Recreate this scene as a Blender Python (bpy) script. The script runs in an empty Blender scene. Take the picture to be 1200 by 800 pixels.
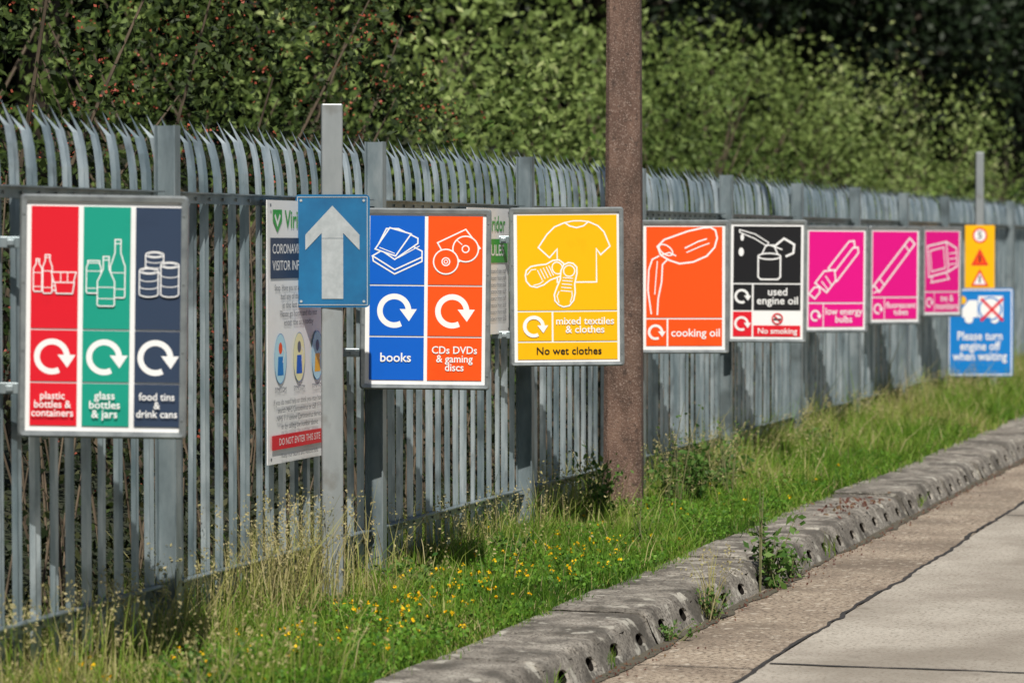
import bpy, math, random
import numpy as np
from mathutils import Vector, noise as mnoise
random.seed(7); rng=np.random.default_rng(7)
sc=bpy.context.scene
sc.view_settings.view_transform='Standard'; sc.view_settings.look='None'; sc.view_settings.exposure=0
col=sc.collection
pi=math.pi
# ---------------------------------------------------------------- materials
def lin(h):
    h=h.lstrip('#'); r=[int(h[i:i+2],16)/255 for i in (0,2,4)]
    return tuple((c/12.92 if c<=.04045 else ((c+.055)/1.055)**2.4) for c in r)+(1,)
def c3(r,g,b): return (r,g,b,1)
def M(name,cols,scale=5,rough=.8,bump=0,bscale=None,metal=0,speck=None,detail=6,spec=.5,stretch=None,pos=None,stain=None,bdist=.01,stain2=None):
    m=bpy.data.materials.new(name); m.use_nodes=True; nt=m.node_tree; N=nt.nodes; L=nt.links
    b=N['Principled BSDF']; b.inputs['Roughness'].default_value=rough; b.inputs['Metallic'].default_value=metal
    b.inputs['Specular IOR Level'].default_value=spec
    tc=N.new('ShaderNodeTexCoord'); mp=N.new('ShaderNodeMapping'); L.new(tc.outputs['Object'],mp.inputs[0])
    if stretch: mp.inputs['Scale'].default_value=stretch
    nz=N.new('ShaderNodeTexNoise'); nz.inputs['Scale'].default_value=scale; nz.inputs['Detail'].default_value=detail; nz.inputs['Roughness'].default_value=.62
    L.new(mp.outputs[0],nz.inputs['Vector'])
    cr=N.new('ShaderNodeValToRGB'); L.new(nz.outputs[0],cr.inputs[0]); e=cr.color_ramp.elements
    n=len(cols); pos=pos or [.3+.4*i/(max(1,n-1)) for i in range(n)]
    while len(e)<n: e.new(.5)
    for i,cc in enumerate(cols): e[i].position=pos[i]; e[i].color=cc
    out=cr.outputs[0]
    for item,det,wd in ((speck,2,.07),(stain,8,.14),(stain2,8,.05)):
        if not item: continue
        s,cc,th,amt=item
        n2=N.new('ShaderNodeTexNoise'); n2.inputs['Scale'].default_value=s; n2.inputs['Detail'].default_value=det; L.new(tc.outputs['Object'],n2.inputs['Vector'])
        r2=N.new('ShaderNodeValToRGB'); r2.color_ramp.elements[0].position=th; r2.color_ramp.elements[1].position=th+wd
        r2.color_ramp.elements[0].color=(0,0,0,1); r2.color_ramp.elements[1].color=(amt,amt,amt,1); L.new(n2.outputs[0],r2.inputs[0])
        mx=N.new('ShaderNodeMix'); mx.data_type='RGBA'; L.new(r2.outputs[0],mx.inputs[0]); L.new(out,mx.inputs[6]); mx.inputs[7].default_value=cc; out=mx.outputs[2]
    L.new(out,b.inputs['Base Color'])
    if bump:
        n3=N.new('ShaderNodeTexNoise'); n3.inputs['Scale'].default_value=bscale or scale*3; n3.inputs['Detail'].default_value=6; L.new(tc.outputs['Object'],n3.inputs['Vector'])
        bp=N.new('ShaderNodeBump'); bp.inputs['Strength'].default_value=bump; bp.inputs['Distance'].default_value=bdist; L.new(n3.outputs[0],bp.inputs['Height']); L.new(bp.outputs[0],b.inputs['Normal'])
    return m
def paint(name,c,rough=.4):
    d=tuple(x*.84 for x in c[:3])+(1,)
    return M(name,[d,c,c],scale=3,rough=rough,spec=.25,pos=[.25,.45,.8])
def leafmat(name,cols,trans=.3,rough=.55,pos=None):
    m=bpy.data.materials.new(name); m.use_nodes=True; nt=m.node_tree; N=nt.nodes; L=nt.links
    b=N['Principled BSDF']; b.inputs['Roughness'].default_value=rough; b.inputs['Specular IOR Level'].default_value=.22
    a=N.new('ShaderNodeAttribute'); a.attribute_name='rnd'
    cr=N.new('ShaderNodeValToRGB'); L.new(a.outputs['Fac'],cr.inputs[0]); e=cr.color_ramp.elements; n=len(cols)
    while len(e)<n: e.new(.5)
    for i,cc in enumerate(cols): e[i].position=(pos[i] if pos else i/(n-1)); e[i].color=cc
    L.new(cr.outputs[0],b.inputs['Base Color'])
    if trans>0:
        t=N.new('ShaderNodeBsdfTranslucent'); L.new(cr.outputs[0],t.inputs[0])
        mx=N.new('ShaderNodeMixShader'); mx.inputs[0].default_value=trans; L.new(b.outputs[0],mx.inputs[1]); L.new(t.outputs[0],mx.inputs[2])
        L.new(mx.outputs[0],N['Material Output'].inputs[0])
    return m
# ---------------------------------------------------------------- mesh helpers
def empty(name,loc=(0,0,0),rot=(0,0,0)):
    o=bpy.data.objects.new(name,None); o.empty_display_size=.2; o.location=loc; o.rotation_euler=rot; col.objects.link(o); return o
def mob(name,v,f,mat,parent=None,smooth=False,rnd=None):
    me=bpy.data.meshes.new(name); me.from_pydata([tuple(p) for p in v],[],f); me.update()
    if smooth:
        for p in me.polygons: p.use_smooth=True
    if rnd is not None:
        a=me.attributes.new('rnd','FLOAT','POINT'); a.data.foreach_set('value',np.asarray(rnd,dtype=np.float32))
    me.materials.append(mat); o=bpy.data.objects.new(name,me); col.objects.link(o)
    if parent: o.parent=parent
    return o
def npmesh(name,V,F,mat,parent=None,rnd=None,smooth=False):
    me=bpy.data.meshes.new(name); n=len(V); m,k=F.shape
    me.vertices.add(n); me.vertices.foreach_set('co',np.ascontiguousarray(V,dtype=np.float32).ravel())
    me.loops.add(m*k); me.loops.foreach_set('vertex_index',np.ascontiguousarray(F,dtype=np.int32).ravel())
    me.polygons.add(m); me.polygons.foreach_set('loop_start',np.arange(0,m*k,k,dtype=np.int32)); me.polygons.foreach_set('loop_total',np.full(m,k,dtype=np.int32))
    if smooth: me.polygons.foreach_set('use_smooth',np.ones(m,dtype=bool))
    if rnd is not None:
        a=me.attributes.new('rnd','FLOAT','POINT'); a.data.foreach_set('value',np.asarray(rnd,dtype=np.float32))
    me.update(calc_edges=True); me.validate()
    me.materials.append(mat); o=bpy.data.objects.new(name,me); col.objects.link(o)
    if parent: o.parent=parent
    return o
class MB:
    def __init__(s): s.v=[]; s.f=[]
    def box(s,x0,x1,y0,y1,z0,z1):
        b=len(s.v); s.v+=[(x0,y0,z0),(x1,y0,z0),(x1,y1,z0),(x0,y1,z0),(x0,y0,z1),(x1,y0,z1),(x1,y1,z1),(x0,y1,z1)]
        s.f+=[tuple(b+i for i in q) for q in [(0,3,2,1),(4,5,6,7),(0,1,5,4),(1,2,6,5),(2,3,7,6),(3,0,4,7)]]
    def tube(s,p0,p1,r0,r1,n=8):
        p0=Vector(p0);p1=Vector(p1);d=(p1-p0).normalized(); a=d.orthogonal().normalized(); c=d.cross(a); b=len(s.v)
        for p,r in((p0,r0),(p1,r1)):
            for i in range(n):
                t=2*pi*i/n; s.v.append(tuple(p+a*r*math.cos(t)+c*r*math.sin(t)))
        for i in range(n): s.f.append((b+i,b+(i+1)%n,b+n+(i+1)%n,b+n+i))
        s.f.append(tuple(b+n+i for i in range(n))); s.f.append(tuple(b+n-1-i for i in range(n)))
    def obj(s,name,mat,parent=None,smooth=False): return mob(name,s.v,s.f,mat,parent,smooth)
def bevel(o,w,seg=2):
    m=o.modifiers.new('b','BEVEL'); m.width=w; m.segments=seg; m.limit_method='ANGLE'
def unit(n):
    d=rng.normal(size=(n,3)); return d/np.linalg.norm(d,axis=1)[:,None]
def leaves(name,P,size,rnd,mat,parent=None,aspect=.5,up=.3):
    n=len(P); a=unit(n); nn=unit(n)+np.array([.3,-.4,.6])*up*2; b=np.cross(nn,a); b/=np.linalg.norm(b,axis=1)[:,None]+1e-9
    s=(size*(.6+.8*rng.random(n)))[:,None] if np.isscalar(size) else size[:,None]
    V=np.stack([P-a*s*.5,P+b*s*.5*aspect+a*s*.05,P+a*s*.5,P-b*s*.5*aspect+a*s*.05],1).reshape(-1,3)
    F=np.arange(4*n).reshape(n,4)
    return npmesh(name,V,F,mat,parent,rnd=np.repeat(rnd,4))
def sinn(x,y,k=1.0,ph=0.):
    return (np.sin(x*1.7*k+1.3+ph)+np.sin(y*1.3*k+.7*ph+x*.6*k)+np.sin((x+y)*2.9*k+2.1)+np.sin((x-y*.8)*4.3*k+ph*2))/4
# ---------------------------------------------------------------- palette
W_=paint('sign_white',c3(.82,.82,.81)); RED=paint('sign_red',lin('#d61c2c')); TEAL=paint('sign_teal',lin('#1a957f')); SLATE=paint('sign_slate',lin('#313f55'))
BLUE=paint('sign_blue',lin('#0b5cc0')); ORG=paint('sign_orange',lin('#ee5215')); YEL=paint('sign_yellow',lin('#efb306')); BLK=paint('sign_black',c3(.012,.012,.014))
MAG=paint('sign_magenta',lin('#de1284')); CYB=paint('sign_lightblue',lin('#1279c4')); GRN=paint('sign_green',lin('#3c9c3c')); NAVY=paint('sign_navy',lin('#333d55'))
ARB=M('arrow_sign_blue',[lin('#0a5480'),lin('#0f6a99')],scale=6,rough=.5); ARW=M('arrow_grey_white',[c3(.30,.33,.34),c3(.43,.46,.47)],scale=20,rough=.6)
GREYT=paint('sign_small_print',c3(.12,.13,.15)); SKIN=paint('icon_blue_tint',lin('#b5dcea')); YT=paint('icon_yellow_tint',lin('#ece6b0'))
ALU=M('frame_aluminium',[c3(.20,.22,.23),c3(.34,.37,.37)],scale=14,rough=.36,metal=.5)
GALV=M('galvanised_steel',[c3(.15,.19,.205),c3(.25,.305,.325),c3(.38,.43,.445)],scale=7,rough=.36,metal=.45,detail=8,stretch=(1,1,.35),stain=(3,c3(.09,.11,.11),.54,.65))
POSTG=M('galvanised_post',[c3(.23,.255,.26),c3(.35,.375,.38)],scale=6,rough=.42,metal=.35,stretch=(1,1,.3),stain=(5,c3(.15,.135,.11),.57,.65))
PALE=M('palisade_steel',[c3(.13,.185,.21),c3(.27,.335,.365),c3(.50,.57,.60)],scale=6,rough=.30,metal=.5,detail=8,stretch=(1,1,.22),stain=(4,c3(.08,.10,.11),.56,.65),pos=[.32,.5,.66])
# ---------------------------------------------------------------- signs
texts=[]
class Sign:
    def __init__(s,name,loc,W,H,rot,box,tilt=0,origin='left',frame=True,thick=.004,backmat=None,corner=.0):
        s.e=empty(name,loc,(0,math.radians(tilt),math.radians(rot))); s.W=W;s.H=H;s.b=box;s.k=0;s.polys={}; s.x0=0 if origin=='left' else -W/2
        s.sx=W/(box[2]-box[0]); s.sz=H/(box[3]-box[1])
        def rr(x0,x1,z0,z1,r):
            out=[]
            for cx,cz,a0 in((x1-r,z1-r,0),(x0+r,z1-r,90),(x0+r,z0+r,180),(x1-r,z0+r,270)):
                for i in range(5):
                    a=math.radians(a0+i*22.5); out.append((cx+r*math.cos(a),cz+r*math.sin(a)))
            return out
        X0,X1=s.x0,s.x0+W
        if frame:
            o=rr(X0,X1,-H/2,H/2,.018); t=.026; i_=rr(X0+t,X1-t,-H/2+t,H/2-t,.004); n=len(o)
            m2=rr(X0+.008,X1-.008,-H/2+.008,H/2-.008,.014)
            rings=[(o,.024),(o,-.006),(m2,-.013),(i_,-.010),(i_,.024)]
            v=[(a,y,c) for r,y in rings for a,c in r]; f=[]
            for k in range(5):
                k2=(k+1)%5
                for j in range(n): f.append((k*n+j,k2*n+j,k2*n+(j+1)%n,k*n+(j+1)%n))
            mob('frame',v,f,ALU,s.e)
            bb=MB(); bb.box(X0+.01,X1-.01,.003,.008,-H/2+.01,H/2-.01); bb.obj('backing_panel',W_,s.e)
            hb=MB()
            for zz in (.3,-.3):
                hb.box(X0-.11,X0-.0005,-.004,.02,zz*H-.022,zz*H+.022); hb.box(X0-.05,X0-.02,-.016,-.0045,zz*H-.012,zz*H+.012)
                hb.box(X0-.10,X0-.06,.021,.08,zz*H-.02,zz*H+.02)
            o=hb.obj('mounting_bracket',GALV,s.e); bevel(o,.003)
            sc_=MB()
            for zz in(-.42,-.14,.14,.42):
                for xx in(X0+.015,X1-.015): sc_.tube((xx,-.016,zz*H),(xx,-.010,zz*H),.005,.005,8)
            sc_.obj('frame_screws',ALU,s.e)
        else:
            o=rr(X0,X1,-H/2,H/2,max(corner,.003)); n=len(o)
            v=[(a,.002,c) for a,c in o]+[(a,.002+thick,c) for a,c in o]
            f=[tuple(range(n)),tuple(range(2*n-1,n-1,-1))]+[(j,n+j,n+(j+1)%n,(j+1)%n) for j in range(n)]
            mob('panel',v,f,backmat or W_,s.e)
    def P(s,x,y): return (s.x0+(x-s.b[0])*s.sx,s.H/2-(y-s.b[1])*s.sz)
    def raw(s,pts,mat):
        s.k+=1; y=-.0006-.00018*s.k; L=s.polys.setdefault(mat.name,[[],[],mat]); b=len(L[0]); L[0]+= [(a,y,c) for a,c in pts]; L[1].append(tuple(range(b,b+len(pts))))
    def rect(s,x0,y0,x1,y1,mat): s.raw([s.P(x0,y1),s.P(x1,y1),s.P(x1,y0),s.P(x0,y0)],mat)
    def poly(s,pts,mat): s.raw([s.P(*p) for p in pts],mat)
    def strokem(s,q,w,mat,closed):
        s.k+=1; y=-.0006-.00018*s.k; n=len(q); L=s.polys.setdefault(mat.name,[[],[],mat]); b=len(L[0])
        for i in range(n):
            p=Vector(q[i]); a=Vector(q[i-1]) if (i>0 or closed) else None; c=Vector(q[(i+1)%n]) if (i<n-1 or closed) else None
            d1=(p-a).normalized() if a is not None and (p-a).length>1e-7 else None; d2=(c-p).normalized() if c is not None and (c-p).length>1e-7 else None
            if d1 is None: d1=d2
            if d2 is None: d2=d1
            t=(d1+d2); t=t.normalized() if t.length>1e-3 else d1
            nn=Vector((-t.y,t.x)); k=min(2.,1/max(.3,abs(nn.dot(Vector((-d1.y,d1.x))))))
            L[0].append((p.x+nn.x*w*k/2,y,p.y+nn.y*w*k/2)); L[0].append((p.x-nn.x*w*k/2,y,p.y-nn.y*w*k/2))
        for i in range(n if closed else n-1):
            j=(i+1)%n; L[1].append((b+2*i,b+2*i+1,b+2*j+1,b+2*j))
    def line(s,pts,w=1.5,mat=None,closed=False,fill=None):
        if fill: s.poly(pts,fill)
        s.strokem([s.P(*p) for p in pts],w*s.sz,mat or W_,closed)
    def ell(s,cx,cy,rx,ry,w=1.5,mat=None,fill=None,a0=0,a1=360,rot=0,n=28):
        c=math.cos(math.radians(rot)); sn=math.sin(math.radians(rot)); pts=[]
        full=abs(a1-a0)>=360
        for i in range(n if full else n+1):
            a=math.radians(a0+(a1-a0)*i/n); u=rx*math.cos(a); v=ry*math.sin(a); pts.append((cx+u*c-v*sn,cy+u*sn+v*c))
        s.line(pts,w,mat,full,fill) if w else s.poly(pts,fill)
    def loop(s,cx,cy,r,mat=None,bg=None):
        mat=mat or W_; X,Z=s.P(cx,cy); R=r*s.sz
        q=[]
        for i in range(31):
            a=math.radians(-62-296*i/30); q.append((X+R*.8*math.cos(a),Z+R*.8*math.sin(a)))
        s.strokem(q,R*.31,mat,False)
        s.raw([(X+R*.82,Z-R*.58),(X+R*1.26,Z+R*.1),(X+R*.30,Z+R*.1)],mat)
    def text(s,body,x,y,size,mat=None,width=None,align='CENTER',bold=.013):
        c=bpy.data.curves.new('text','FONT'); c.body=body; c.size=size*s.sz; c.align_x=align; c.align_y='CENTER'; c.offset=c.size*bold; c.resolution_u=3; c.space_line=.82
        c.materials.append(mat or W_); o=bpy.data.objects.new('text_'+''.join(ch for ch in body.lower() if ch.isalpha())[:12],c); col.objects.link(o); o.parent=s.e
        s.k+=1; X,Z=s.P(x,y); o.location=(X,-.0006-.00018*s.k-.0003,Z); o.rotation_euler=(pi/2,0,0)
        if width: texts.append((o,width*s.sx))
    def done(s):
        for v,f,m in s.polys.values(): mob(m.name.replace('sign_','print_'),v,f,m,s.e)
def bottle(s,x0,x1,y0,y1,bg,neck=.36,sh=.3,w=1.3):
    c=(x0+x1)/2; h=y1-y0; n=(x1-x0)*neck/2; ys=y0+h*sh*.5; yb=y0+h*sh
    s.line([(c-n,y0),(c+n,y0),(c+n,ys),(x1-1,yb-2),(x1,yb),(x1,y1-1.5),(x1-1.5,y1),(x0+1.5,y1),(x0,y1-1.5),(x0,yb),(x0+1,yb-2),(c-n,ys)],w,W_,True,bg)
    s.line([(c-n,y0+h*.07),(c+n,y0+h*.07)],w*.8)
    s.line([(x0,yb+h*.12),(x1,yb+h*.12)],w*.7); s.line([(x0,y1-h*.15),(x1,y1-h*.15)],w*.7)
def can(s,x0,x1,y0,y1,bg,w=1.3):
    c=(x0+x1)/2; r=(x1-x0)/2; ry=r*.32
    pts=[(x0,y0)]+[(c-r*math.cos(math.radians(a)),y1+ry*math.sin(math.radians(a))) for a in range(0,181,20)]+[(x1,y0)]+[(c+r*math.cos(math.radians(a)),y0-ry*math.sin(math.radians(a))) for a in range(0,181,20)][1:-1]
    s.line(pts,w,W_,True,bg); s.ell(c,y0,r,ry,w); s.ell(c,y0,r*.72,ry*.65,w*.6)
    for t in (.33,.66): s.ell(c,y0+(y1-y0)*t,r,ry,w*.7,a0=0,a1=180)
FR='recycling_sign'
s=Sign(FR,(-5.322,10.93,1.665),.655,.95,17.5,(22,227,218,512),tilt=.9)
for x0,x1,m in((35,90,RED),(96,151,TEAL),(157,210,SLATE)):
    s.rect(x0,241,x1,384,m); s.rect(x0,386,x1,446,m); s.rect(x0,448,x1,498,m); s.loop((x0+x1)/2-2,417,22)
can(s,59,71,322,338,RED); bottle(s,38,48,303,341,RED); bottle(s,49,60,298,343,RED,.5)
s.line([(59,318),(88,318),(85,330),(62,330)],1.3,W_,True,RED); s.line([(63,330),(86,330),(84,343),(65,343)],1.3,W_,True,RED); s.line([(70,318),(70,330)],1); s.line([(78,318),(78,330)],1)
bottle(s,128,145,279,347,TEAL,.4,.45); bottle(s,100,117,304,342,TEAL,.8,.2); bottle(s,113,133,299,357,TEAL,.34,.5)
can(s,169,190,296,315,SLATE); can(s,162,184,315,342,SLATE); can(s,187,208,308,342,SLATE)
s.text('plastic\nbottles &\ncontainers',62,473,14.5,width=49); s.text('glass\nbottles\n& jars',123,473,14.5,width=36); s.text('food tins\n&\ndrink cans',184,473,14.5,width=48); s.done()
s=Sign(FR,(-5.293,14.80,1.664),.667,.925,17,(422,244,575,456),tilt=.6)
for x0,x1,m in((433,497,BLUE),(501,565,ORG)):
    s.rect(x0,253,x1,333,m); s.rect(x0,335,x1,393,m); s.rect(x0,395,x1,445,m); s.loop((x0+x1)/2-3,364,21)
s.line([(436,300),(462,316),(494,301),(494,294),(468,281)],1.6,W_,True,BLUE); s.line([(436,300),(437,306),(462,321),(494,306),(494,300)],1.6)
s.line([(441,290),(462,304),(489,285),(489,279),(466,268),(452,268)],1.6,W_,True,BLUE); s.line([(439,292),(456,267),(481,274),(463,300)],1.6,W_,True,BLUE)
s.line([(444,290),(462,297)],1); s.line([(466,302),(491,288)],1)
s.line([(512,284),(545,268),(562,290),(528,312)],1.6,W_,True,ORG); s.ell(545,291,15,15,1.6,fill=ORG); s.ell(545,291,4,4,1.4); s.line([(535,281),(541,286)],1)
s.ell(522,306,14.5,14.5,1.6,fill=ORG); s.ell(522,306,4.5,4.5,1.4); s.ell(522,306,2,2,1)
s.text('books',464,419,14.5,width=36); s.text('CDs DVDs\n& gaming\ndiscs',533,420,14.5,width=53); s.done()
s=Sign(FR,(-5.289,17.415,1.684),.677,.94,17,(597,243,731,430),tilt=-.5)
s.rect(606,252,723,364,YEL); s.rect(606,366,646,400,YEL); s.rect(648,366,723,400,YEL); s.rect(606,402,723,422,YEL)
s.line([(662,261),(650,266),(641,275),(631,290),(644,302),(653,292),(653,331),(699,331),(699,292),(704,299),(715,289),(708,272),(701,265),(690,260),(684,265),(676,267),(668,265)],1.7,W_,True)
s.line([(662,261),(672,259),(681,259),(690,260)],1.4)
def shoe(cx,cy,L,wd,rot):
    c=math.cos(math.radians(rot)); sn=math.sin(math.radians(rot))
    T=lambda u,v:(cx+u*L*c-v*wd*sn,cy+u*L*sn+v*wd*c)
    s.line([T(*p) for p in[(-.5,-.22),(-.42,-.42),(-.28,-.5),(-.1,-.44),(.1,-.34),(.3,-.38),(.45,-.3),(.52,-.1),(.52,.12),(.45,.32),(.3,.38),(.05,.36),(-.15,.45),(-.34,.44),(-.48,.28),(-.53,.02)]],1.7,W_,True,YEL)
    s.line([T(*p) for p in[(-.45,-.22),(-.3,-.36),(-.18,-.3)]],1.1); s.line([T(*p) for p in[(-.4,.3),(-.24,.34),(-.12,.28)]],1.1)
    s.ell(*T(.33,0),L*.13,wd*.26,1.4,rot=rot)
    for k in(-.16,-.08,0,.08,.15): s.line([T(k,-.24),T(k+.02,.24)],1.1)
shoe(639,320,46,27,-22); shoe(664,334,50,25,-80)
s.loop(625,383,13.5); s.text('mixed textiles\n& clothes',685,382,14,width=68); s.text('No wet clothes',666,412,14,BLK,width=76,bold=.008); s.done()
s=Sign(FR,(-5.30,20.53,1.644),.618,.92,17,(743,258,848,414))
s.rect(751,266,840,372,ORG); s.rect(751,374,775,405,ORG); s.rect(777,374,840,405,ORG)
s.line([(768,299),(764,289),(772,281),(786,276),(800,271),(818,267),(826,266.5),(832,270),(834,279),(831,290),(822,300),(806,307),(790,309),(778,305)],2,W_,True)
s.line([(768,299),(778,296),(786,300)],1.5); s.ell(774,293,9,5,1.5,rot=35); s.line([(796,291),(812,283),(822,280)],1.6); s.line([(798,296),(814,289),(825,285)],1.3)
s.line([(766,300),(758,304),(754,316),(753,340),(757,368)],1.8); s.line([(776,304),(770,310),(769,330),(765,350),(764,369)],1.8); s.line([(764,306),(762,330),(761,345)],1.2)
s.loop(762,389,9.5); s.text('cooking oil',809,390,13.5,width=57); s.done()
s=Sign(FR,(-5.30,23.25,1.653),.615,.95,17,(848,257,941,401),tilt=.4)
s.rect(855,265,934,331,BLK); s.rect(855,333,877,363,BLK); s.rect(879,333,934,363,BLK); s.rect(855,365,877,394,RED); s.rect(879,381,934,394,RED)
s.ell(865,278,2,4,0,fill=W_); s.ell(864,295,3,5,0,fill=W_)
s.line([(862,269),(880,274),(896,284),(894,288),(879,279),(862,272)],1.2,W_,True)
s.line([(884,300),(884,324),(887,327),(907,327),(910,324),(910,300)],1.8,W_,True); s.ell(897,300,13,3.5,1.6,fill=BLK); s.line([(888,298),(893,287),(902,287),(907,298)],1.6)
s.line([(903,288),(914,279),(926,286),(925,296),(916,300)],2.4); s.line([(898,287),(912,292)],1.6)
s.loop(865,347,9); s.loop(865,379,9); s.text('used\nengine oil',907,347,12.5,width=48); s.text('No smoking',907,387.7,10,width=46)
s.ell(907,373,6,6,1.4,mat=RED); s.line([(903,369),(911,377)],1.3,RED); s.line([(902,373.5),(912,373.5)],1.5,BLK); s.done()
def magsign(loc,W,H,rot,box,txt,icon):
    s=Sign(FR,loc,W,H,rot,box,tilt=.4); x0,y0,x1,y1=box; w=x1-x0; h=y1-y0
    U=lambda u:x0+u*w; V=lambda v:y0+v*h
    s.rect(U(.07),V(.055),U(.93),V(.715),MAG); s.rect(U(.07),V(.73),U(.295),V(.945),MAG); s.rect(U(.31),V(.73),U(.93),V(.945),MAG)
    icon(s,U,V,h); s.loop(U(.175),V(.84),h*.056); s.text(txt,U(.62),V(.84),h*.095,width=w*.58,bold=.01); s.done()
def ic_bulb(s,U,V,h):
    def seg(a,b,wd):
        ax,ay=a;bx,by=b; d=Vector((bx-ax,by-ay)).normalized(); n=Vector((-d.y,d.x))*wd
        s.line([(ax+n.x,ay+n.y),(bx+n.x,by+n.y),(bx+d.x*wd,by+d.y*wd),(bx-n.x,by-n.y),(ax-n.x,ay-n.y)],1.8,W_,True,MAG)
    seg((U(.42),V(.42)),(U(.74),V(.17)),4.5); seg((U(.46),V(.50)),(U(.80),V(.23)),4.5); seg((U(.26),V(.58)),(U(.40),V(.47)),9); seg((U(.12),V(.66)),(U(.20),V(.60)),4.5)
    s.line([(U(.27),V(.52)),(U(.37),V(.60))],1.4); s.line([(U(.33),V(.47)),(U(.43),V(.56))],1.4)
def ic_tube(s,U,V,h):
    s.line([(U(.10),V(.60)),(U(.78),V(.12)),(U(.88),V(.18)),(U(.20),V(.67))],2,W_,True); s.line([(U(.20),V(.53)),(U(.30),V(.60))],1.6); s.line([(U(.68),V(.19)),(U(.78),V(.26))],1.6)
    s.line([(U(.04),V(.63)),(U(.12),V(.60))],1.6); s.line([(U(.09),V(.68)),(U(.17),V(.66))],1.6)
def ic_tv(s,U,V,h):
    s.line([(U(.12),V(.22)),(U(.6),V(.17)),(U(.66),V(.5)),(U(.16),V(.56))],1.8,W_,True); s.line([(U(.19),V(.27)),(U(.53),V(.23)),(U(.58),V(.46)),(U(.22),V(.5))],1.4,W_,True)
    s.line([(U(.6),V(.17)),(U(.86),V(.24)),(U(.88),V(.44)),(U(.66),V(.5))],1.8); s.line([(U(.25),V(.56)),(U(.22),V(.62)),(U(.68),V(.58)),(U(.6),V(.52))],1.6)
    for k in(.3,.36,.42): s.line([(U(.68),V(k)),(U(.84),V(k-.01))],1.2)
magsign((-5.33,26.39,1.63),.65,.938,42,(942,264,1020,390),'low energy\nbulbs',ic_bulb)
magsign((-5.34,29.60,1.63),.65,.96,49,(1018,264,1083,381),'fluorescent\ntubes',ic_tube)
magsign((-5.32,32.70,1.638),.65,.97,59,(1083,265,1131,371),'tvs &\nmonitors',ic_tv)
def notice(loc,W,H,full=True):
    s=Sign('visitor_information_notice',loc,W,H,90,(0,0,W*100,H*100),frame=False)
    w=W*100
    s.text('Viridor',23,9.5,11.5,GRN,width=36,align='LEFT',bold=.01) if full else s.text('Viridor',w-46,9.5,11.5,GRN,width=38,align='LEFT',bold=.01)
    s.poly([(7,4.5),(19,4.5),(19,10),(13,15.5),(7,10)],GRN); s.line([(9.5,7),(13,11.5),(16.5,7)],1.6)
    if full:
        s.rect(3.5,18,w-3.5,37.5,NAVY); s.text('CORONAVIRUS',6,23.5,7.6,width=46,align='LEFT',bold=.008); s.text('VISITOR INFO',6,31.5,7.6,width=41,align='LEFT',bold=.008)
        for i,(t,ww) in enumerate((('Stop. Have you or anyone you live with',64),('had any of these symptoms',48),('in the last seven days?',44),('Please go home and do not',50),('enter the site today',40))): s.text(t,w/2,42+i*4.2,3.6,GREYT,width=ww,bold=0)
        for i,cx in enumerate((16,41,66)):
            cy=76; s.ell(cx,cy,8,12,0,fill=(SKIN,YT,SKIN)[i]); s.ell(cx,cy,8,12,.3,mat=CYB); s.ell(cx,cy-5,2.4,2.8,0,fill=ORG if i==0 else GREYT); s.poly([(cx-4,cy+8),(cx-3,cy-1),(cx+3,cy-1),(cx+4,cy+8)],(CYB,BLUE,YEL)[i]); s.line([(cx+3,cy+2),(cx+6,cy-3),(cx+3,cy-5)],.9,mat=W_)
            s.text('SYMPTOM',cx,91,2.8,NAVY,width=15,bold=0)
        for i,(t,ww) in enumerate((('If you do need help or think you may have it',70),('search NHS Coronavirus or call 111',58),('NHS 111 online Coronavirus service',62),('or by calling the number above',50))): s.text(t,w/2,97+i*3.9,3.4,GREYT,width=ww,bold=0)
        s.rect(3.5,112.5,w-3.5,119.5,RED); s.text('DO NOT ENTER THIS SITE',w/2,116.1,4.6,width=56,bold=0); s.text('Keep our teams and visitors safe',w/2,122.8,2.8,GREYT,width=50,bold=0)
    else:
        s.rect(3.5,18,w-3.5,32,GRN); s.text('SITE RULES',w/2,25,8,width=60)
        for i in range(8): s.text('Please keep a safe distance from staff',w/2,37+i*4,3.4,GREYT,width=68,bold=0)
    for a in (2.5,w-2.5):
        for b in (2.5,H*100-2.5): s.ell(a,b,.9,.9,0,fill=GREYT)
    s.done()
notice((-5.345,13.64,1.52),.82,1.263); notice((-5.345,16.77,1.78),.82,.74,False)
s=Sign('direction_sign',(-5.186,14.10,1.908),.365,.55,17,(346,228,433,360),origin='c',frame=False,backmat=ARB,corner=.022)
s.line([(349,231),(430,231),(430,357),(349,357)],.9,mat=ARW,closed=True)
s.rect(377,279.5,402,350,ARW); s.poly([(358,293),(358,275),(389.5,241),(421,275),(421,293),(402,273),(402,279),(377,279),(377,273)],ARW)
for a in(353,426):
    for b in(235,353): s.ell(a,b,1.6,1.6,0,fill=ARW)
s.done()
e=s.e
po=MB(); po.box(-.052,.052,.012,.105,-1.80,.72-.002); o=po.obj('post',POSTG,e); bevel(o,.007)
o.rotation_euler=(0,0,math.radians(6))
po=MB(); po.box(-.15,.15,.007,.0115,.13,.17); po.box(-.15,.15,.007,.0115,-.19,-.15); po.obj('channel',GALV,e)
s=Sign('warning_sign',(-5.04,35.0,1.775),.34,.74,20,(1131,264,1165,340),origin='c',frame=False,backmat=YEL)
s.rect(1132.5,265.5,1163.5,338.5,YEL); s.ell(1148,276,8.5,9,0,fill=RED); s.ell(1148,276,6.6,7,0,fill=W_); s.text('5',1148,276,12,BLK)
for cy in(302,326):
    s.poly([(1138,cy+9),(1158,cy+9),(1148,cy-11)],RED); s.poly([(1141,cy+7),(1155,cy+7),(1148,cy-6.5)],W_ if cy>310 else ORG); s.rect(1147,cy-3,1149,cy+5,BLK)
s.done()
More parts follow.
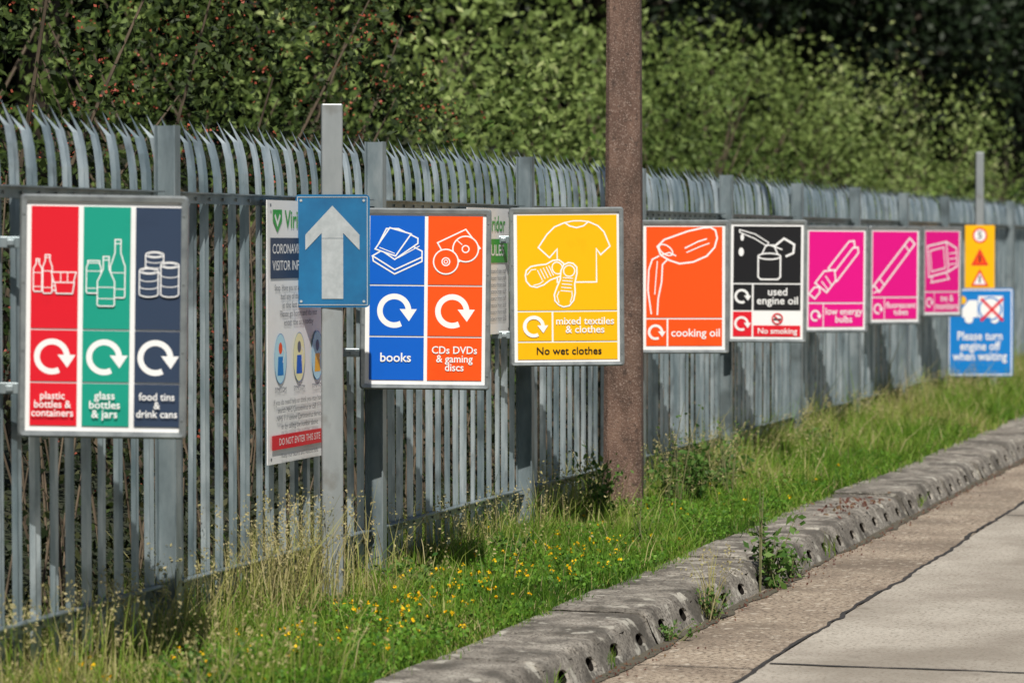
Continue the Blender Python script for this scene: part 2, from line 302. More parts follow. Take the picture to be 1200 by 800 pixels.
po=MB(); po.box(-.045,.045,.012,.09,-1.65,1.2); o=po.obj('post',POSTG,s.e); bevel(o,.006)
s=Sign('engine_off_sign',(-5.02,34.93,.93),.75,1.0,19,(1113,338,1190,441),origin='c',frame=False,backmat=CYB,corner=.03)
s.line([(1115,340),(1188,340),(1188,439),(1115,439)],1.3,closed=True)
s.ell(1130,352,5,5,0,fill=YEL); s.poly([(1130,372),(1130,362),(1138,352),(1148,352),(1148,372)],W_); s.rect(1149,347,1178,372,W_); s.ell(1138,374,5,5,0,fill=W_); s.ell(1168,374,5,5,0,fill=W_); s.ell(1163,362,13,13,2,mat=CYB)
s.line([(1152,350),(1178,376)],3.2,RED); s.line([(1178,350),(1152,376)],3.2,RED)
s.text('Please turn\nengine off\nwhen waiting',1151,406,17,width=64); s.done()
po=MB(); po.box(.12,.19,.012,.08,-.8,.5); o=po.obj('post',POSTG,s.e)
# ---------------------------------------------------------------- palisade fence
FX=-5.373; fence=empty('palisade_fence')
prof=[(-.034,0),(-.02,.018),(0,.003),(.02,.018),(.034,0)]
lv=[(.24,0,1),(1.2,0,1),(2.15,0,1),(2.26,-.004,1),(2.34,-.014,1),(2.41,-.030,.97)]
tv=[]
for z,dx,k in lv:
    for a,b in prof: tv.append((dx+b,a*k,z))
k=len(tv); tv+=[(-.075,-.040,2.475),(-.066,0,2.515),(-.075,.040,2.475)]
tf=[]
for i in range(len(lv)-1):
    for j in range(4): a=i*5+j; tf.append((a,a+1,a+6,a+5))
b=(len(lv)-1)*5
tf3=[(b,b+1,k),(b+1,b+2,k+1),(b+2,b+3,k+1),(b+3,b+4,k+2)]
tv=np.array(tv); ys=[]
Y0=12.48-2.75*3
for n in range(25):
    py=Y0+2.75*n
    for j in range(17): ys.append(py+.085+j*(2.58/16)+.0)
ys=np.array(ys); n=len(ys)
V=np.repeat(tv[None],n,0)
jit=rng.normal(0,.005,(n,1)); lean=rng.normal(0,.006,(n,1)); twist=rng.normal(0,.10,(n,1))
V[:,:,0]+=V[:,:,1]*twist
bend=1+rng.normal(0,.25,(n,1)); up=np.clip(V[:,:,2]-2.2,0,1)
V[:,:,0]-=up**1.5*.12*(bend-1)
V[:,:,1]+=ys[:,None]+jit+lean*(V[:,:,2]-1); V[:,:,0]+=FX-.052+rng.normal(0,.002,(n,1)); V[:,:,2]+=rng.normal(0,.007,(n,1))
nv=tv.shape[0]
faces=[]; base=[tuple(x) for x in tf]+tf3
for i in range(n): faces+= [tuple(q+i*nv for q in f) for f in base]
mob('pales',V.reshape(-1,3),faces,PALE,fence)
pm=MB(); rm=MB(); bm_=MB()
for n in range(26):
    py=Y0+2.75*n; h=2.47+random.uniform(-.01,.02)
    x1=FX+.062;x0=FX-.038
    pm.box(x1-.007,x1,py-.03,py+.03,0,h); pm.box(x0,x0+.007,py-.03,py+.03,0,h); pm.box(x0+.0072,x1-.0072,py-.003,py+.003,0,h-.001)
    if n<25:
        for z in(.42,2.15):
            rm.box(FX-.030,FX-.024,py+.033,py+2.717,z-.025,z+.025); rm.box(FX-.0238,FX+.018,py+.033,py+2.717,z+.019,z+.025)
            for s_ in(1,-1):
                yy=py+(.06 if s_>0 else 2.69); rm.box(FX-.0235,FX-.017,yy-.025,yy+.025,z-.05,z+.0185)
                bm_.tube((FX-.017,yy,z-.01),(FX-.006,yy,z-.01),.011,.011,6)
            for j in range(17):
                yy=py+.085+j*(2.58/16); bm_.tube((FX-.024,yy,z-.004),(FX-.016,yy,z-.004),.008,.008,6)
pm.obj('posts',GALV,fence); rm.obj('rails',GALV,fence); bm_.obj('bolts',ALU,fence)
# ---------------------------------------------------------------- concrete lamp column
CC=M('brown_exposed_concrete',[lin('#45362d'),lin('#614b40'),lin('#7c6355')],scale=9,rough=.9,bump=.7,bscale=90,speck=(120,lin('#a8968a'),.57,.6),stain=(2,lin('#453830'),.5,.5),stain2=(26,lin('#352b26'),.6,.6),stretch=(1,1,.3))
lc=empty('street_lamp',(-5.15,19.54,0),(0,0,math.radians(10)))
v=[];f=[]
for z,r in((0,.130),(.6,.125),(2.5,.114),(5,.1),(8,.08)):
    for a,b in((r,r*.78),(r*.78,r),(-r*.78,r),(-r,r*.78),(-r,-r*.78),(-r*.78,-r),(r*.78,-r),(r,-r*.78)): v.append((a,b,z))
for i in range(4):
    for j in range(8): f.append((i*8+j,i*8+(j+1)%8,i*8+8+(j+1)%8,i*8+8+j))
f.append(tuple(range(32,40))); mob('column',v,f,CC,lc)
a=MB(); pts=[(0,0,8),(0,0,8.4),(.25,0,8.75),(.7,0,8.9),(1.3,0,8.95)]
for p,q in zip(pts,pts[1:]): a.tube(p,q,.05,.045,10)
a.obj('bracket_arm',GALV,lc,True); a=MB(); a.box(1.2,1.8,-.12,.12,8.88,9.02); o=a.obj('lantern',ALU,lc); bevel(o,.04,3)
# ---------------------------------------------------------------- ground, road, kerb, verge, hillside
soil=M('soil',[c3(.05,.04,.025),c3(.10,.08,.05),c3(.07,.08,.03)],scale=4,rough=1,bump=.5)
mob('ground',[(-400,-200,-.03),(400,-200,-.03),(400,600,-.03),(-400,600,-.03)],[(0,1,2,3)],soil)
AGG=M('exposed_aggregate_concrete',[lin('#7d7062'),lin('#a29381'),lin('#b8a995')],scale=1.6,rough=.92,bump=1,bscale=55,speck=(42,lin('#4c4034'),.52,.75),stain=(.9,lin('#6f6355'),.49,.65),stain2=(17,lin('#d6ccba'),.60,.6),bdist=.008)
SLAB=M('road_concrete',[lin('#999084'),lin('#b0a89b'),lin('#c0b9ac')],scale=1.1,rough=.9,bump=.7,bscale=60,speck=(50,lin('#776e61'),.55,.65),stain=(.7,lin('#82796c'),.49,.65),stain2=(3.2,lin('#6c6459'),.66,.55),bdist=.005)
TAR=M('joint_sealant',[c3(.02,.02,.02),c3(.06,.055,.05)],scale=15,rough=.8)
def strip(name,x0,x1,y0,y1,z,mat,parent=None): 
    return mob(name,[(x0,y0,z),(x1,y0,z),(x1,y1,z),(x0,y1,z)],[(0,1,2,3)],mat,parent)
road=empty('road')
strip('gutter_strip',-3.9,-2.985,-10,160,0,AGG,road); strip('carriageway_slab',-2.975,9,-10,160,.004,SLAB,road); strip('joint_bed',-3.0,-2.96,-10,160,-.004,TAR,road)
def wav(name,p0,p1,w,z,amp,mat=None):
    n=int((Vector(p1)-Vector(p0)).length/.06); v=[];f=[]; d=(Vector(p1)-Vector(p0)).normalized(); nn=Vector((-d.y,d.x))
    for i in range(n+1):
        p=Vector(p0)+(Vector(p1)-Vector(p0))*i/n; o=amp*mnoise.noise(Vector((i*.06,z*100,w*50)))+amp*.6*mnoise.noise(Vector((i*.3,3,w))); ww=w*(.55+.9*abs(mnoise.noise(Vector((i*.13,7,w*90))))+.25*random.random())
        a=p+nn*(o+ww/2); b=p+nn*(o-ww/2); v+=[(a.x,a.y,z),(b.x,b.y,z)]
        if i: f.append((2*i-2,2*i-1,2*i+1,2*i))
    mob(name,v,f,mat or TAR,road)
wav('joint_sealant',(-2.98,8),(-2.98,90),.026,.008,.04)
for yj in(5.8,13.9,21.96,30,38,46): wav('transverse_joint',(-2.96,yj),(9,yj+.05),.035,.0085,.03)
for yj in(13.7,21.9,): wav('gutter_joint',(-3.6,yj),(-3.0,yj+.02),.014,.0045,.03)
GD=M('gutter_dirt',[c3(.05,.045,.03),c3(.11,.095,.07),c3(.06,.065,.03)],scale=12,rough=1,bump=.6)
wav('gutter_dirt',(-3.59,8),(-3.59,60),.09,.005,.05,GD)
# kerb
KC=M('kerb_concrete',[lin('#5a554e'),lin('#8b857b'),lin('#aca69b')],scale=6,rough=.95,bump=1,bscale=45,speck=(70,lin('#403b35'),.54,.8),stain=(3.4,lin('#4a463f'),.48,.8),stain2=(9,lin('#c0bcaf'),.60,.65),bdist=.009)
KD=M('kerb_hole_shade',[c3(.008,.007,.006),c3(.016,.014,.012)],scale=5,rough=1,spec=0)  # near-black colour stands in for the shade inside the drain holes
v=[];f=[];vh=[];fh=[]
BL=.914; nb=48
def nz(x,y,z,s): return mnoise.noise(Vector((x*s,y*s,z*s)))
def sel(t,ra,rb):
    c,s_=math.cos(t),math.sin(t); e=.8
    return ra*math.copysign(abs(c)**e,c), rb*math.copysign(abs(s_)**e,s_)
for bi in range(nb):
    y0=8+BL*bi; y1=y0+BL-.014; ox=random.gauss(0,.007); oz=random.gauss(0,.006); ty=random.gauss(0,.008)
    def tr(x,y,z): 
        q=(y-y0)/BL-.5
        return (x+ox+q*ty+.003*nz(x,y,z,9),y+.002*nz(y,x,z,15),z+oz+.003*nz(x,y,z+5,8)+.003*nz(x,y,z,34))
    nx,ny=8,22; b=len(v); xs=[-4.16+(-3.715+4.16)*i/nx for i in range(nx+1)]
    for j in range(ny+1):
        y=y0+(y1-y0)*j/ny
        chip=max(0,nz(y*1.0,3,bi,7)-.18)*.09
        endr=.010 if j in(0,ny) else 0
        for i,x in enumerate(xs): 
            z=.155-(.0 if i<nx else .004)-endr
            xx=x-(chip if i==nx else chip*.5 if i==nx-1 else 0); v.append(tr(xx,y,z))
        v.append(tr(-3.690-chip*.6,y,.134-chip*.35-endr)); v.append(tr(-3.680,y,.118))
    w=nx+3
    for j in range(ny):
        for i in range(w-1): f.append((b+j*w+i,b+j*w+i+1,b+(j+1)*w+i+1,b+(j+1)*w+i))
    for yy in(y0,y1):
        b=len(v); v+=[tr(-4.16,yy,.14),tr(-3.72,yy,.145),tr(-3.69,yy,.13),tr(-3.68,yy,.116),(-3.62+ox,yy,-.02),(-4.16,yy,-.02)]; f.append(tuple(range(b,b+6)))
    for c in range(2):
        ya=y0+(y1-y0)*c/2; yb=y0+(y1-y0)*(c+1)/2; yc=(ya+yb)/2; za,zb=-.02,.118; zc=.058+random.uniform(-.004,.004)
        ra,rb=.074*random.uniform(.92,1.08),.033*random.uniform(.9,1.06); b=len(v); n=28
        fx=lambda z:-3.62-(z/.118)*.06
        for i in range(n):
            dy,dz=sel(2*pi*i/n,ra,rb)
            k1=((yb-yc)/abs(dy)) if abs(dy)>1e-6 else 99; k2=((zb-zc) if dz>0 else (zc-za))/max(abs(dz),1e-6); kk=min(k1,k2)
            Y=yc+dy*kk; Z=zc+dz*kk; v.append(tr(fx(Z),Y,Z))
        for i in range(n):
            dy,dz=sel(2*pi*i/n,ra,rb); q=1+.05*random.random(); v.append(tr(fx(zc+dz),yc+dy*q,zc+dz*q))
        R3=[]
        for i in range(n):
            dy,dz=sel(2*pi*i/n,ra,rb); p=tr(fx(zc+dz)-.014,yc+dy*.93,zc+dz*.9); v.append(p); R3.append(p)
        for i in range(n):
            j=(i+1)%n; f.append((b+i,b+n+i,b+n+j,b+j)); f.append((b+n+i,b+2*n+i,b+2*n+j,b+n+j))
        bb=len(vh); vh+=R3
        for i in range(n): dy,dz=sel(2*pi*i/n,ra,rb); vh.append((-3.95,yc+dy*.9,zc+dz*.88))
        for i in range(n): j=(i+1)%n; fh.append((bb+i,bb+n+i,bb+n+j,bb+j))
        fh.append(tuple(range(bb+n,bb+2*n)))
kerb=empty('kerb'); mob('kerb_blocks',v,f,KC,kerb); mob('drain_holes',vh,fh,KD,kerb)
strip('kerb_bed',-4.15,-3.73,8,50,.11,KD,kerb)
# verge
VM=M('verge_soil',[c3(.035,.045,.015),c3(.08,.075,.035),c3(.06,.08,.025)],scale=6,rough=1,bump=.6)
xs=np.linspace(-6.6,-4.12,16); yv=np.linspace(4,110,420); X,Y=np.meshgrid(xs,yv)
def rise(y): return .004*np.clip(y-24,0,40)
def vz(x,y): return .145+.03*sinn(x,y,1.2)+.02*sinn(y,x,3)+rise(y)*np.clip((-x-4.2)/.6,0,1)
Z=vz(X,Y)-.03*((X+4.12)>-.1)
nx=len(xs); idx=np.arange(len(yv)*nx).reshape(len(yv),nx); F=np.stack([idx[:-1,:-1],idx[:-1,1:],idx[1:,1:],idx[1:,:-1]],-1).reshape(-1,4)
npmesh('grass_verge_ground',np.stack([X,Y,Z],-1).reshape(-1,3),F,VM,smooth=True)
def hill(x,y):
    t=np.clip(-x-6.4,0,None); return .1+.20*t+.012*np.clip(t,0,20)**1.6+.25*sinn(x,y,.25)*np.clip(t/3,0,1)
xs=np.concatenate([np.linspace(-80,-20,20),np.linspace(-19,-6.5,26)]); yv=np.linspace(-20,220,160); X,Y=np.meshgrid(xs,yv); nx=len(xs)
idx=np.arange(len(yv)*nx).reshape(len(yv),nx); F=np.stack([idx[:-1,:-1],idx[:-1,1:],idx[1:,1:],idx[1:,:-1]],-1).reshape(-1,4)
HM=M('hillside_undergrowth',[c3(.010,.015,.007),c3(.024,.032,.012),c3(.03,.024,.013)],scale=2,rough=1,bump=1,bscale=6)
npmesh('hillside',np.stack([X,Y,hill(X,Y)],-1).reshape(-1,3),F,HM,smooth=True)
# ---------------------------------------------------------------- grass
GM=leafmat('grass_blades',[c3(.045,.115,.012),c3(.11,.23,.02),c3(.20,.33,.035),c3(.35,.36,.10),c3(.52,.44,.24)],trans=.35,pos=[0,.35,.62,.82,1])
def blades(name,P,h,w,rnd,mat,lean=.5,parent=None):
    n=len(P); az=rng.random(n)*2*pi; d=np.stack([np.cos(az),np.sin(az),np.zeros(n)],1)
    az2=rng.random(n)*2*pi; s=np.stack([np.cos(az2),np.sin(az2),np.zeros(n)],1)
    L=(lean*rng.random(n))[:,None]*h[:,None]; up=np.array([0,0,1.]); h=h[:,None]; w=w[:,None] if not np.isscalar(w) else w
    A=P-s*w/2; B=P+s*w/2; C=P+up*h*.55+d*L*.35+s*w*.4; D=P+up*h*.55+d*L*.35-s*w*.4; T=P+up*h*(1-.15*rng.random((n,1)))+d*L
    T2=T+s*w*.08
    V=np.stack([A,B,C,D,T,T2],1).reshape(-1,3); b=np.arange(n)[:,None]*6
    F=np.concatenate([b+np.array([[0,1,2,3]]),b+np.array([[3,2,5,4]])],0)
    return npmesh(name,V,F,mat,parent,rnd=np.repeat(rnd,6))
grass=empty('grass')
PP=[];HH=[];WW=[];RR=[]
for y0,y1,dens,wd in((7.5,13,4300,.006),(13,20,4600,.006),(20,30,2700,.008),(30,45,1500,.011),(45,75,600,.02)):
    A=(y1-y0)*1.85; n=int(A*dens); x=-5.95+1.85*rng.random(n)+rng.normal(0,.03,n); y=y0+(y1-y0)*rng.random(n)
    patch=sinn(x*1.5,y*1.1,1.0,.4); dry=sinn(x,y*.7,.8,2.2)
    fe=np.clip((-x-4.9)/.5,0,1)
    h=(.045+.05*rng.random(n)+.07*np.clip(patch,0,1))*(1+1.2*fe*rng.random(n))*(1+.6*(y>22))
    h[rng.random(n)<.05]*=2.1
    edge=(x>-4.2); h[edge]*=.6
    r=np.clip(.42+.24*patch*.6+.28*dry+.17*rng.normal(size=n)+.12*fe+.10*(y>22),0,1); dd=rng.random(n)<(.07+.2*fe+.26*(dry>.3)); r[dd]=.8+.2*rng.random(dd.sum())
    lim=-4.13+.09*sinn(y*2.,x*.1,2)
    bare=(sinn(x*2.3,y*2.1,1.3,5.)<-.55)&(rng.random(n)<.75)
    keep=((x<lim)|(rng.random(n)<.12))&~bare
    z=vz(x,y)-.01; PP.append(np.stack([x,y,z],1)[keep]);HH.append(h[keep]);WW.append(np.full(keep.sum(),wd));RR.append(r[keep])
blades('grass_blades',np.concatenate(PP),np.concatenate(HH),np.concatenate(WW),np.concatenate(RR),GM,.9,grass)
n=70000; y=7.5+rng.random(n)**1.3*22; x=-5.6+1.42*rng.random(n); k=sinn(x*2,y*1.4,1,3.)>-.12; x=x[k];y=y[k]; n=len(x)
z=vz(x,y)+.01+.075*rng.random(n)*(1+sinn(x,y,1.5))
CL=leafmat('clover_leaf',[c3(.04,.11,.012),c3(.10,.235,.02),c3(.19,.35,.04)],trans=.3)
leaves('low_broad_leaves',np.stack([x,y,z],1),.02,np.clip(.45+.3*rng.normal(size=n),0,1),CL,grass,aspect=.8,up=.8)
def stalks(cx,cy,sx,sy,n,h0,h1,rn=(.8,1)):
    x=cx+rng.normal(0,sx,n); y=cy+rng.normal(0,sy,n); return np.stack([x,y,np.where(x>-3.8,0,vz(x,y))],1),h0+(h1-h0)*rng.random(n),rn[0]+(rn[1]-rn[0])*rng.random(n)
Q=[stalks(-5.25,13.7,.1,.45,380,.3,.70),stalks(-5.3,12.2,.12,.6,220,.2,.5),stalks(-5.3,16.5,.1,1,200,.2,.42),stalks(-5.3,18.6,.1,.5,170,.25,.5,(.5,1)),stalks(-5.2,20.9,.15,.7,220,.25,.5,(.3,1)),
   stalks(-5.25,24,.15,1.4,340,.2,.42,(.4,1)),stalks(-5.2,28,.2,2,480,.2,.45,(.4,1)),stalks(-5.1,33,.25,2.5,600,.2,.42,(.3,.95)),stalks(-4.9,38,.35,3,700,.2,.42,(.3,.9)),stalks(-4.6,11.3,.25,.5,90,.2,.4,(.6,1)),
   stalks(-3.62,15.5,.02,.06,30,.2,.44),stalks(-5.3,10.9,.15,.8,260,.2,.5,(.5,1)),stalks(-4.4,10.9,.12,.35,90,.15,.32,(.4,.9)),stalks(-5.0,14.5,.3,3,200,.12,.28,(.3,1)),stalks(-4.8,22,.3,4,300,.15,.32,(.3,1)),
   stalks(-3.63,12.6,.015,.05,20,.06,.14,(.2,.7)),stalks(-3.63,18.8,.015,.08,30,.08,.18,(.2,.8)),stalks(-3.63,22.3,.015,.1,30,.08,.16,(.2,.8)),stalks(-3.63,13.55,.015,.04,20,.05,.13,(.2,.8))]
P=np.concatenate([q[0] for q in Q]);H=np.concatenate([q[1] for q in Q]);R=np.concatenate([q[2] for q in Q])
blades('tall_dry_grass',P,H,.005,R,GM,.7,grass)
tip=P+np.stack([rng.normal(0,.05,len(P)),rng.normal(0,.05,len(P)),H*.88],1); m=(rng.random(len(P))<.5)&(H>.2)
sp=np.repeat(tip[m],9,0)+rng.normal(0,1,(m.sum()*9,3))*np.array([.008,.008,.03]); leaves('seed_heads',sp,.016,np.full(len(sp),.9)+.1*rng.random(len(sp)),GM,grass)
FM=leafmat('yellow_petals',[lin('#e0a800'),lin('#ffd21a')],trans=.15)
C=[]
for cx,cy,sx,sy,n in((-4.75,12.2,.28,.8,42),(-4.6,13.6,.2,.5,52),(-4.7,15.0,.25,.8,52),(-4.9,17,.25,.8,26),(-5.0,11.0,.2,.5,16),(-4.5,16.5,.2,.7,26),(-4.7,20,.3,1.4,14)):
    x=cx+rng.normal(0,sx,n); y=cy+rng.normal(0,sy,n); x=np.clip(x,-5.4,-4.25); C.append(np.stack([x,y,vz(x,y)+.07+.06*rng.random(n)],1))
C=np.concatenate(C); sp=np.repeat(C,5,0)+rng.normal(0,.006,(len(C)*5,3)); leaves('yellow_flowers',sp,.014,rng.random(len(sp)),FM,grass,aspect=.9)
# ---------------------------------------------------------------- weeds
WM=leafmat('weed_leaf',[c3(.03,.09,.012),c3(.08,.17,.03),c3(.16,.26,.06)],trans=.3); STM=M('stem',[c3(.10,.12,.04),c3(.22,.19,.10)],scale=9,rough=.9)
def weed(loc,h,r,nst,leafn,size,name='weed_plant'):
    e=empty(name,loc); mb=MB(); pts=[]
    for i in range(nst):
        a=random.random()*2*pi; hh=h*random.uniform(.5,1); rr=r*random.uniform(.2,1); p=Vector((random.uniform(-.25,.25)*r,random.uniform(-.25,.25)*r,-.02)); q=Vector((rr*math.cos(a),rr*math.sin(a),hh)); m_=(p+q)/2+Vector((0,0,hh*.12))
        mb.tube(p,m_,.004,.003,5); mb.tube(m_,q,.003,.0015,5)
        for j in range(leafn):
            t=random.uniform(.15,1); c=(p*(1-t)**2+m_*2*t*(1-t)+q*t*t); pts.append(c+Vector([random.gauss(0,size*.55) for _ in range(3)]))
    mb.obj('stems',STM,e); pts=np.array(pts); leaves('leaves',pts,size,rng.random(len(pts)),WM,e,aspect=.5,up=.6); return e
weed((-3.60,16.95,0),.42,.17,12,18,.055); weed((-3.62,16.75,0),.66,.05,3,12,.03); weed((-3.6,17.5,0),.2,.15,9,14,.035); weed((-3.6,14.6,0),.1,.16,12,12,.025); weed((-3.6,15.45,0),.2,.12,8,12,.03)
weed((-4.95,20.3,.15),.45,.4,20,26,.05); weed((-4.95,21.2,.15),.36,.4,16,22,.045); weed((-5.1,18.75,.15),.55,.26,16,18,.045); weed((-4.75,20.9,.15),.7,.12,6,16,.03); weed((-5.15,22.2,.15),.32,.3,12,16,.045); weed((-4.9,19.9,.15),.75,.25,7,14,.035)
weed((-4.95,16.4,.13),.22,.25,14,18,.035); weed((-5.1,14.9,.13),.2,.25,14,18,.035); weed((-4.55,10.9,.13),.3,.2,12,16,.03); weed((-5.0,25.5,.13),.3,.3,12,16,.045); weed((-4.45,17.3,.13),.35,.1,5,12,.025)
DL=leafmat('dead_leaf',[c3(.07,.025,.018),c3(.13,.05,.035),c3(.15,.10,.05)],trans=.1)
n=110; y=20.6+rng.normal(0,.45,n); x=-3.85+rng.normal(0,.09,n); leaves('dead_leaves',np.stack([x,y,np.full(n,.168)],1),.03,rng.random(n),DL,None,aspect=.6,up=3)
n=900; y=9+rng.random(n)*22; x=-3.60+np.abs(rng.normal(0,.07,n)); leaves('gutter_litter',np.stack([x,y,np.full(n,.012)],1),.016,rng.random(n),DL,None,aspect=.6,up=3)
# ---------------------------------------------------------------- shrubs behind the fence
def bush_pts(cx,cy,cz,rx,ry,rz,ncl,per,cr,zs=1.0,inner=.25,shift=0.):
    d=unit(ncl*2); d=d[d[:,0]>-.45][:ncl]; n=len(d)
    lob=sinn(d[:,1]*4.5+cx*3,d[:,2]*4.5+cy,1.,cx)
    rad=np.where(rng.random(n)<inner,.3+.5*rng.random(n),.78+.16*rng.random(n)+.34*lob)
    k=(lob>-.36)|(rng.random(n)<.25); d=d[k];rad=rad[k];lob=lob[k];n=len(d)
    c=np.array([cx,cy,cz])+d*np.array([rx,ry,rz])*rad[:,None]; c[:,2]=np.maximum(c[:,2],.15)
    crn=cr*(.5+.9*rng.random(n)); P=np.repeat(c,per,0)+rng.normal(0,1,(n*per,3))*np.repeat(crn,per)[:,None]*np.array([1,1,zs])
    cl=np.repeat(rng.random(n)*.5+.5*np.clip(.45+1.1*lob,0,1),per); r=.56*cl+.28*rng.random(n*per)+.18*np.clip((P[:,2]-cz)/rz,-.8,1)+shift  # shading put into leaf tone: lighter tops and lobes, darker hollows and undersides
    P[:,2]=np.maximum(P[:,2],.12); k=P[:,0]<-5.75
    return P[k],np.clip(r,0,1)[k]
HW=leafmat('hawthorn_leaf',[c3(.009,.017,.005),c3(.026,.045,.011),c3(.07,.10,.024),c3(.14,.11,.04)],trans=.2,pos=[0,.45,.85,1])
BR=leafmat('red_berry',[c3(.24,.045,.025),c3(.34,.09,.05)],trans=0)
TW=M('twigs',[c3(.06,.045,.03),c3(.16,.12,.08)],scale=6,rough=.95)
LG=leafmat('shrub_leaf_light',[c3(.022,.042,.010),c3(.10,.155,.035),c3(.26,.34,.10),c3(.44,.48,.22)],trans=.28,pos=[0,.38,.8,1])
MG=leafmat('shrub_leaf_mid',[c3(.014,.034,.007),c3(.05,.11,.018),c3(.15,.24,.045)],trans=.22)
DG=leafmat('tree_leaf_shaded',[c3(.004,.008,.003),c3(.010,.020,.007),c3(.030,.052,.014)],trans=0)  # shade of the back trees put into the leaf colour, nearly black
def shrub(name,specs,leafm,size,per,berries=False,zs=1.,dens=1.,sh=.18):
    e=empty(name); PPs=[];Rs=[]; tw=MB()
    for (cx,cy,h,rx,ry) in specs:
        g=float(hill(np.array(cx),np.array(cy))); cz=g+h*.48; rz=h*.55
        ncl=int(rx*ry*rz*4*4.2*dens/ (size/.06)); 
        P,R=bush_pts(cx,cy,cz,rx,ry,rz,ncl,per,.14*(size/.06)**.6,zs,shift=random.uniform(-sh,sh)); PPs.append(P);Rs.append(R)
        for i in range(9):
            a=random.random()*2*pi; q=Vector((cx+rx*.7*math.cos(a),cy+ry*.7*math.sin(a),g+h*random.uniform(.4,.85))); b=Vector((cx+random.uniform(-.3,.3),cy+random.uniform(-.3,.3),g-.2)); m_=(b*.6+q*.4)+Vector((0,0,h*.1))
            tw.tube(b,m_,.03,.016,5); tw.tube(m_,q,.016,.005,5)
    P=np.concatenate(PPs);R=np.concatenate(Rs); leaves('leaves',P,size,R,leafm,e); tw.obj('branches',TW,e)
    if berries:
        k=rng.choice(len(P),len(P)//8,replace=False); B=P[k]+rng.normal(0,.03,(len(k),3)); B=B[(sinn(B[:,1]*1.1,B[:,2]*1.3)>-.1)]; B=np.repeat(B,4,0)+rng.normal(0,.02,(len(B)*4,3)); leaves('berries',B,.02,rng.random(len(B)),BR,e,aspect=.9)
hs=[(-8.2+random.uniform(-.6,.4),y,random.uniform(3.8,4.9),1.7,1.6) for y in np.arange(9.5,23,1.7)]
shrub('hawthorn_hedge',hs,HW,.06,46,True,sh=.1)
hs=[(-9.0+random.uniform(-1.3,1.0),y,random.uniform(2.8,4.6)-.012*(y-24),random.uniform(1.3,2.1),random.uniform(1.4,2.2)) for y in np.arange(24,62,2.8)]
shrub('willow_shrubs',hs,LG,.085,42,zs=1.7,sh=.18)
hs=[(-7.1+random.uniform(-.4,.2),y,random.uniform(1.4,2.9),.8,1.1) for y in np.arange(22,60,3.3)]
shrub('elder_shrubs',hs,MG,.08,32,sh=.25)
hs=[(-12.0+random.uniform(-.8,.8),y,random.uniform(3.2,4.5),2.2,2.4) for y in np.arange(24,70,4.6)]
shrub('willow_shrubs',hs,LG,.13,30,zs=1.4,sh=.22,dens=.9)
n=45000; y=8+rng.random(n)**1.2*45; x=-5.95-1.0*rng.random(n)**.8; z=.1+rng.random(n)**1.4*1.9*(.6+.4*sinn(x,y,.9)); k=sinn(x*2+z*3,y*1.7+z,1.2)>-.2
bp=np.stack([x,y,z],1)[k]; BM=leafmat('bramble_leaf',[c3(.007,.014,.005),c3(.02,.032,.010),c3(.07,.07,.028)],trans=.1,pos=[0,.6,1])
br=empty('bramble_thicket'); leaves('leaves',bp,.05,rng.random(len(bp)),BM,br)
tw=MB()
for i in range(420):
    y=random.uniform(8,40); x=random.uniform(-6.8,-5.85); h=random.uniform(.8,2.4); q=(x+random.uniform(-.4,.2),y+random.uniform(-.6,.6),h); tw.tube((x,y,.05),q,.008,.004,4)
tw.obj('stems',TW,br)
BARK=M('bark',[c3(.04,.03,.022),c3(.09,.07,.05)],scale=8,rough=1,bump=.6,stretch=(1,1,.2))
def tree(x,y,h,r,leafm,size,ncl=300,per=34):
    g=float(hill(np.array(x),np.array(y))); e=empty('tree',(0,0,0)); mb=MB(); t=Vector((x,y,g-.3)); top=Vector((x+.3,y,g+h*.75)); mid=(t+top)/2+Vector((.15,.1,0)); mb.tube(t,mid,.28,.2,10); mb.tube(mid,top,.2,.07,10)
    PPs=[];Rs=[]
    for i in range(9):
        a=i*2.4; z=g+h*random.uniform(.3,.8); q=Vector((x+r*.62*math.cos(a),y+r*.62*math.sin(a),z+h*.12)); b=t.lerp(top,.3+.06*i); mb.tube(b,q,.08,.03,6)
        P,R=bush_pts(q.x,q.y,q.z,r*.55,r*.55,h*.2,ncl//9,per,.3,inner=.3); PPs.append(P);Rs.append(R)
    P,R=bush_pts(x,y,g+h*.66,r*.7,r*.7,h*.34,ncl//3,per,.3,inner=.3); PPs.append(P);Rs.append(R)
    mb.obj('trunk',BARK,e,True); leaves('crown',np.concatenate(PPs),size,np.concatenate(Rs),leafm,e)
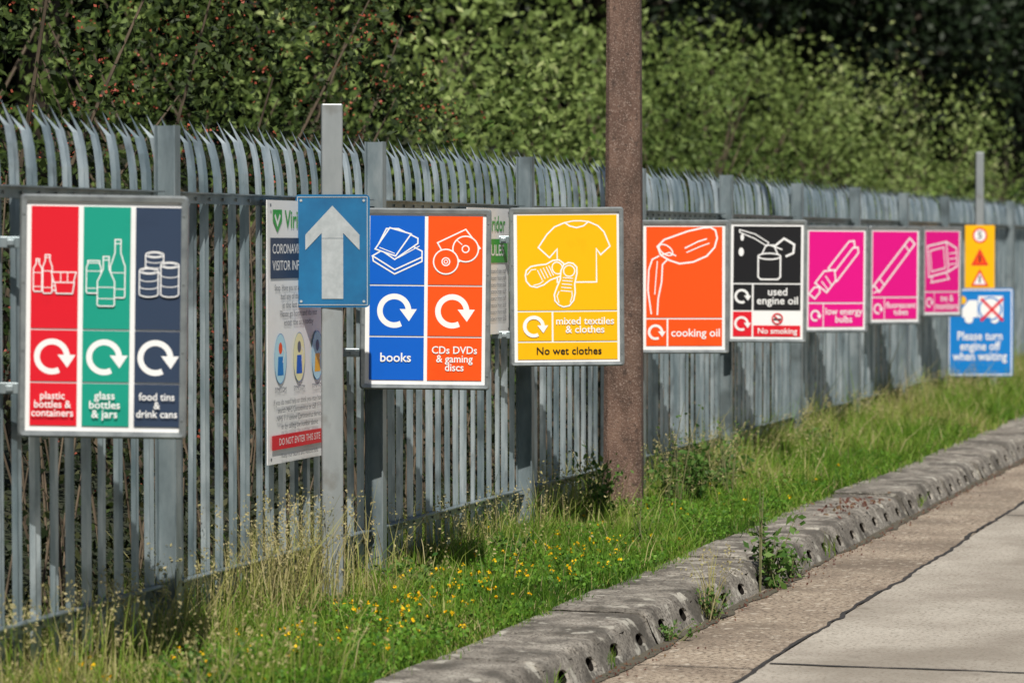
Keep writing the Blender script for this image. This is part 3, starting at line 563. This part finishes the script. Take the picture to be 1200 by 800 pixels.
for i,(x,y,h,r) in enumerate(((-10.5,62,8,3.3),(-9.8,69,9,3.4),(-9.5,76,10,3.6),(-15,40,8,3.2),(-15.5,47,9,3.4),(-15,54,9,3.4),(-16,33,8,3.2),(-14.5,61,9.5,3.6),(-14,70,11,4),(-12,84,12,4.2),(-17,27,7.5,3))):
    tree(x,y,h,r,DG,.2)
e=empty('woodland'); PPs=[];Rs=[]; tm=MB()
for i in range(46):
    y=22+i*3.2+random.uniform(-1,1); x=-21-random.random()*5-(i*.05); g=float(hill(np.array(x),np.array(y))); h=random.uniform(8,11)
    P,R=bush_pts(x,y,g+h*.5,3.4,3.4,h*.55,180,24,.5,inner=.2); PPs.append(P);Rs.append(R); tm.tube((x,y,g-.3),(x,y,g+h*.7),.25,.08,6)
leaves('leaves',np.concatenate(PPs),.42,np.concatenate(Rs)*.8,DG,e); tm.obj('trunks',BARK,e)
# ---------------------------------------------------------------- text fitting
bpy.context.view_layer.update()
for o,w in texts:
    if o.dimensions.x>1e-5:
        k=w/o.dimensions.x; o.scale=(k,min(1.15,max(.85,k)),1)
# ---------------------------------------------------------------- light, world, camera
sv=Vector((.24,-.70,.84)).normalized()
sl=bpy.data.lights.new('sun','SUN'); sl.energy=5.0; sl.angle=math.radians(.5); sl.color=(1,.95,.87); so=bpy.data.objects.new('sun',sl); so.rotation_euler=sv.to_track_quat('Z','Y').to_euler(); so.location=(0,0,20); col.objects.link(so)
w=bpy.data.worlds.new('World'); sc.world=w; w.use_nodes=True; nt=w.node_tree; sk=nt.nodes.new('ShaderNodeTexSky'); sk.sky_type='NISHITA'; sk.sun_disc=False
sk.sun_elevation=math.asin(sv.z); sk.sun_rotation=math.atan2(sv.x,sv.y); nt.links.new(sk.outputs[0],nt.nodes['Background'].inputs[0]); nt.nodes['Background'].inputs[1].default_value=.05
cd=bpy.data.cameras.new('camera'); cam=bpy.data.objects.new('camera',cd); col.objects.link(cam); cd.lens=108; cd.sensor_width=36; cd.clip_end=2000
cam.location=(0,0,1.95); cam.rotation_euler=(math.radians(90-1.846),0,math.radians(16.85)); sc.camera=cam
cd.dof.use_dof=True; cd.dof.focus_distance=16.3; cd.dof.aperture_fstop=3.0
